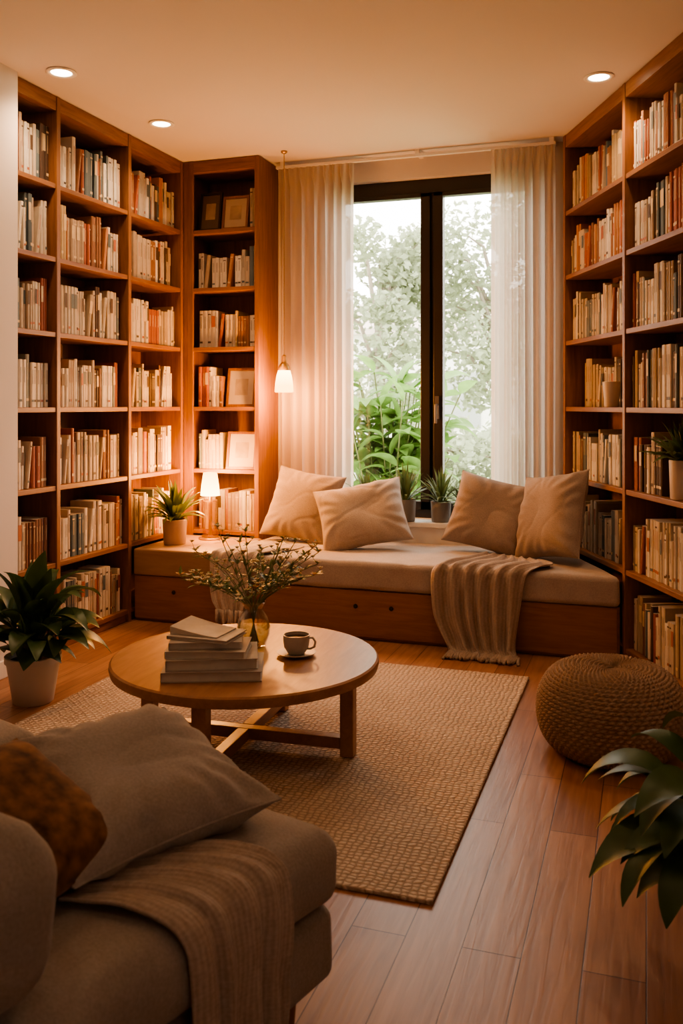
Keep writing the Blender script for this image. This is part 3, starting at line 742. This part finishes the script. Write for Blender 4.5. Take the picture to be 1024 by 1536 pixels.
mb.obj('flowers',[M['stem'],M['leafm'],M['flower'],pmat('flower_amber',(.60,.34,.12),.7)],smooth=60,parent=vf)

a,b=R(-.183,3.66); cs=empty('coffee_cup',(a,b,TT+.001))
mb=MB(); mb.lathe([(0,0),(.035,0),(.04,.003),(.078,.012),(.080,.015),(.076,.0155),(.04,.007),(0,.006)],seg=48); mb.obj('saucer',[M['ceramic']],smooth=50,parent=cs)
mb=MB(); mb.lathe([(0,.008),(.030,.008),(.036,.012),(.050,.035),(.054,.065),(.0545,.085),(.051,.085),(.050,.065),(.046,.036),(.03,.016),(0,.015)],seg=48)
mb.tube([(.051,0,.075),(.070,0,.078),(.082,0,.062),(.078,0,.042),(.060,0,.032),(.046,0,.032)],.0048,8)
mb.lathe([(0,.072),(.0505,.072)],seg=32,mi=1)
mb.obj('cup',[M['ceramic'],M['coffee']],smooth=50,parent=cs)

# ---------------------------------------------------------------- pouf
a,b=R(1.088,3.64)
HP=.345
ctrl=[(0,HP-.022),(.03,HP-.012),(.12,HP-.002),(.19,HP-.012),(.245,HP-.05),(.278,HP-.11),(.288,HP-.18),(.278,HP-.25),(.25,.045),(.205,.012),(.17,.002),(0,.002)]
def crs(P,t):
    n=len(P)-1; x=t*n; i=min(n-1,int(x)); f=x-i
    p0=P[max(0,i-1)];p1=P[i];p2=P[i+1];p3=P[min(n,i+2)]
    return [.5*((2*p1[k])+(-p0[k]+p2[k])*f+(2*p0[k]-5*p1[k]+4*p2[k]-p3[k])*f*f+(-p0[k]+3*p1[k]-3*p2[k]+p3[k])*f**3) for k in (0,1)]
raw=[crs(ctrl,i/400) for i in range(401)]; Ls=[0]
for i in range(1,401): Ls.append(Ls[-1]+math.hypot(raw[i][0]-raw[i-1][0],raw[i][1]-raw[i-1][1]))
tot=Ls[-1]; rowp=.0165; nr=int(tot/rowp); per=8; ns=nr*per; seg=480
prof=[];j=0
for i in range(ns+1):
    t=tot*i/ns
    while j<399 and Ls[j+1]<t: j+=1
    f=(t-Ls[j])/max(1e-9,Ls[j+1]-Ls[j]); prof.append((max(0,raw[j][0]+(raw[j+1][0]-raw[j][0])*f),raw[j][1]+(raw[j+1][1]-raw[j][1])*f))
vs=[];fs=[]
for i,(r,z) in enumerate(prof):
    r0,z0=prof[max(0,i-1)]; r1,z1=prof[min(ns,i+1)]; tx,tz=r1-r0,z1-z0; l=math.hypot(tx,tz) or 1; nx,nz=-tz/l,tx/l
    nx,nz=(-nx,-nz) if (nx*r+nz*(z-HP/2))<0 else (nx,nz)
    row=i/per
    for k in range(seg):
        az=2*math.pi*k/seg
        rr=abs(math.sin(math.pi*(row+k/seg)))
        stit=math.sin(az*58+ (math.pi if int(row+k/seg)%2 else 0)+ (row%1)*2.2)
        o=(.0060*rr**.7+.0055*stit*rr)*min(1,r/.05+.2) + .004*noise.noise(Vector((math.cos(az)*2,math.sin(az)*2,z*6)))
        R_=r+nx*o
        vs.append((R_*math.cos(az),R_*math.sin(az),max(0.001,z+nz*o)))
for i in range(ns):
    for k in range(seg):
        k2=(k+1)%seg; fs.append((i*seg+k,(i+1)*seg+k,(i+1)*seg+k2,i*seg+k2))
mb=MB(); mb.add(vs,fs); mb.obj('woven_pouf',[M['pouf']],smooth=180,loc=(a,b,0))

# ---------------------------------------------------------------- sofa
SC=(-.637,1.928,0); SR=rad(164)
sofa=empty('sofa',SC,SR)
XS=Matrix.Translation(SC)@Matrix.Rotation(SR,4,'Z')
mb=MB(); rbox_mesh(mb,.015,2.10,.02,1.12,.115,.285,.035,nz=.003,inner=14); mb.obj('base',[M['sofa']],smooth=180,parent=sofa,merge=True)
mb=MB(); rbox_mesh(mb,0,1.05,0,.94,.287,.452,.058,puff=.03,nz=.007,inner=18); rbox_mesh(mb,1.055,2.10,0,.94,.287,.452,.058,puff=.03,nz=.007,inner=18,seed=4); mb.obj('seat_cushions',[M['sofa']],smooth=180,parent=sofa,merge=True)
mb=MB(); rbox_mesh(mb,.02,2.10,.945,1.12,.287,.60,.05,nz=.004,inner=14); mb.obj('backrest',[M['sofa']],smooth=180,parent=sofa,merge=True)
mb=MB(); rbox_mesh(mb,-.01,.98,.76,.94,.485,.755,.085,puff=.02,nz=.012,inner=14); rbox_mesh(mb,1.02,2.0,.76,.94,.485,.755,.085,puff=.02,nz=.012,inner=14,seed=2); mb.obj('back_cushions',[M['sofa']],smooth=180,parent=sofa,merge=True)
mb=MB()
for x,y in ((.10,.10),(.10,1.02),(2.0,.10),(2.0,1.02)): mb.lathe([(0,0),(.018,0),(.028,.118),(0,.118)],c=(x,y,0),seg=20)
mb.obj('legs',[M['shelf_v']],smooth=40,parent=sofa)
# grey pillow lies on the far half of the seat; rust pillow leans behind it
p=XS@Vector((.365,.325,.572))
pillow('throw_pillow',.50,.46,.17,tuple(p),rad(60),rad(12),rad(4),M['pillow3'],6,dent=.02,wk=1.3)
p=XS@Vector((.34,.64,.600))
pillow('throw_pillow',.36,.36,.15,tuple(p),rad(164-90+6),rad(26),rad(3),M['rust'],8,wk=.3)
dz=.487
drape('throw_blanket',[((.22,.62,dz),(.24,.42,dz),Z,.01),((.18,.60,dz),(.17,.32,dz),Z,.01),((.10,.56,dz-.002),(.09,.26,dz-.002),Z,.01),((.02,.53,.462),(.02,.23,.462),(-.7,0,.8),.012),((-.012,.52,.40),(-.012,.23,.40),(-1,0,0),.014),((-.014,.51,.25),(-.014,.24,.25),(-1,0,0),.018),((-.016,.50,.10),(-.016,.25,.10),(-1,0,0),.02)],
  M['throw'],freq=4,fringe=26,fdir=Vector((0,0,-1)),seed=8,xf=XS,flen=.07)

# ---------------------------------------------------------------- OUTSIDE
GZ=-.25
mb=MB(); mb.box(-14,14,6.6,30,-.35,GZ); mb.obj('garden_lawn',[M['grass']])
def tree(name,X,Y,hz,rx,n,seed,leafm,size=.13,z0=.6):
    random.seed(seed); a,b=R(X,Y); mb=MB(); hz-=GZ; z0-=GZ
    mb.tube([(0,0,.001),(.05,0,hz*.3),(0,.05,hz*.6),(0.05,0,hz*.9)],[.13,.10,.07,.03],8,1)
    cl=[]
    for k in range(16):
        az=random.uniform(0,6.28); rr=rx*math.sqrt(random.random())*.8; z=random.uniform(z0,hz); cc=Vector((rr*math.cos(az),rr*math.sin(az),z)); cl.append((cc,random.uniform(.35,.6)*rx))
        mb.tube([(0,0,max(.1,z*.7)),cc*.5+Vector((0,0,z*.45)),cc],[.04,.025,.01],5,1)
    for i in range(n):
        cc,r=random.choice(cl); v=Vector((random.gauss(0,1),random.gauss(0,1),random.gauss(0,1))).normalized()*r*random.random()**.4; v.z*=.7
        p=cc+v; d=Vector((random.uniform(-1,1),random.uniform(-1,1),random.uniform(-.8,.5))); s=size*random.uniform(.6,1.2)
        p.z=max(p.z,.1)
        d.normalize(); sd=d.orthogonal().normalized(); sd=Matrix.Rotation(random.uniform(0,3.14),3,d)@sd
        mb.add([p-d*s*.5,p+sd*s*.28,p+d*s*.5,p-sd*s*.28],[(0,1,2,3)],0)
    mb.obj(name,[leafm,M['bark']],loc=(a,b,GZ))
tree('garden_tree',.50,12.5,3.8,.95,5600,1,M['leaft'])
tree('garden_tree',2.30,13.0,5.2,1.2,6600,2,M['leaft'])
tree('garden_tree',-1.9,15,5.0,1.8,5000,3,M['leaft'],.18)
tree('garden_tree',5.2,15,5.0,1.8,5000,4,M['leaft'],.18)
tree('garden_shrub',1.0,10.5,1.0,.9,3000,5,M['leaft'],.11,z0=.2)
tree('garden_shrub',2.0,10.0,1.0,.8,3000,6,M['leaft'],.11,z0=.2)
a,b=R(3.0,22)
mb=MB(); mb.box(-3.2,3.2,-1,3,.0,3.3); mb.prism([(-3.4,-1.2),(3.4,-1.2),(3.4,3.2),(-3.4,3.2)],3.3,3.45,1)
mb.add([(-3.4,-1.2,3.45),(3.4,-1.2,3.45),(3.4,3.2,3.45),(-3.4,3.2,3.45),(-2.6,1,4.3),(2.6,1,4.3)],[(0,1,5,4),(1,2,5),(2,3,4,5),(3,0,4)],1)
for x in (-2.2,-.5,1.2): mb.box(x,x+.9,-1.03,-1.0,1.1,2.4,2)
mb.obj('neighbour_house',[M['bwall'],M['broof'],pmat('house_window',(.35,.36,.36),.3)],loc=(a,b,GZ+.001),rotz=rad(10))
random.seed(61); mb=MB()
for i in range(64):
    az=random.uniform(0,6.28); sp=random.uniform(.05,.40); d=Vector((math.cos(az)*sp,math.sin(az)*sp*.5,1)).normalized()
    ln=random.uniform(1.1,1.95); base=Vector((random.uniform(-.08,.08),random.uniform(-.05,.05),.001)); pts=[base];p=base.copy()
    for k in range(6):
        p=p+d*ln/6; pts.append(p.copy()); d=(d+Vector((0,0,-.04*k))).normalized()
        if k>=3:
            for _ in range(2): mb.leaf(p,Vector((random.uniform(-1,1),random.uniform(-.7,.5),random.uniform(-.1,.8))),random.uniform(.22,.34),.13,1.1,1,n=7,twist=random.uniform(-.6,.6))
    mb.tube(pts,.006,5,0)
a,b=R(.43,7.9); mb.obj('garden_shrub',[M['stem'],M['leafb']],smooth=60,loc=(a,b,GZ))

# ---------------------------------------------------------------- world & portal
w=bpy.data.worlds.new('World'); scene.world=w; w.use_nodes=True; nt=w.node_tree; nt.nodes.clear()
o=nt.nodes.new('ShaderNodeOutputWorld'); bg=nt.nodes.new('ShaderNodeBackground'); bg.inputs[0].default_value=(1,.92,.85,1); bg.inputs[1].default_value=10.5
nt.links.new(bg.outputs[0],o.inputs[0])
al=bpy.data.lights.new('window_portal','AREA'); al.shape='RECTANGLE'; al.size=WX1-WX0; al.size_y=WZ1-WZ0
try: al.cycles.is_portal=True
except Exception as e: print('portal',e); al.energy=0
ao=bpy.data.objects.new('window_portal',al); scene.collection.objects.link(ao); ao.location=((WX0+WX1)/2,BW+.22,(WZ0+WZ1)/2); ao.rotation_euler=(rad(-90),0,0)

cam=bpy.data.cameras.new('camera'); co=bpy.data.objects.new('camera',cam); scene.collection.objects.link(co)
co.location=(0,0,1.4); co.rotation_euler=(rad(90),0,ANG)
cam.sensor_width=36; cam.sensor_fit='AUTO'; cam.lens=1350/1536*36; cam.shift_y=-161/1536; cam.clip_start=.05
cam.dof.use_dof=True; cam.dof.focus_distance=4.6; cam.dof.aperture_fstop=5.0
scene.camera=co
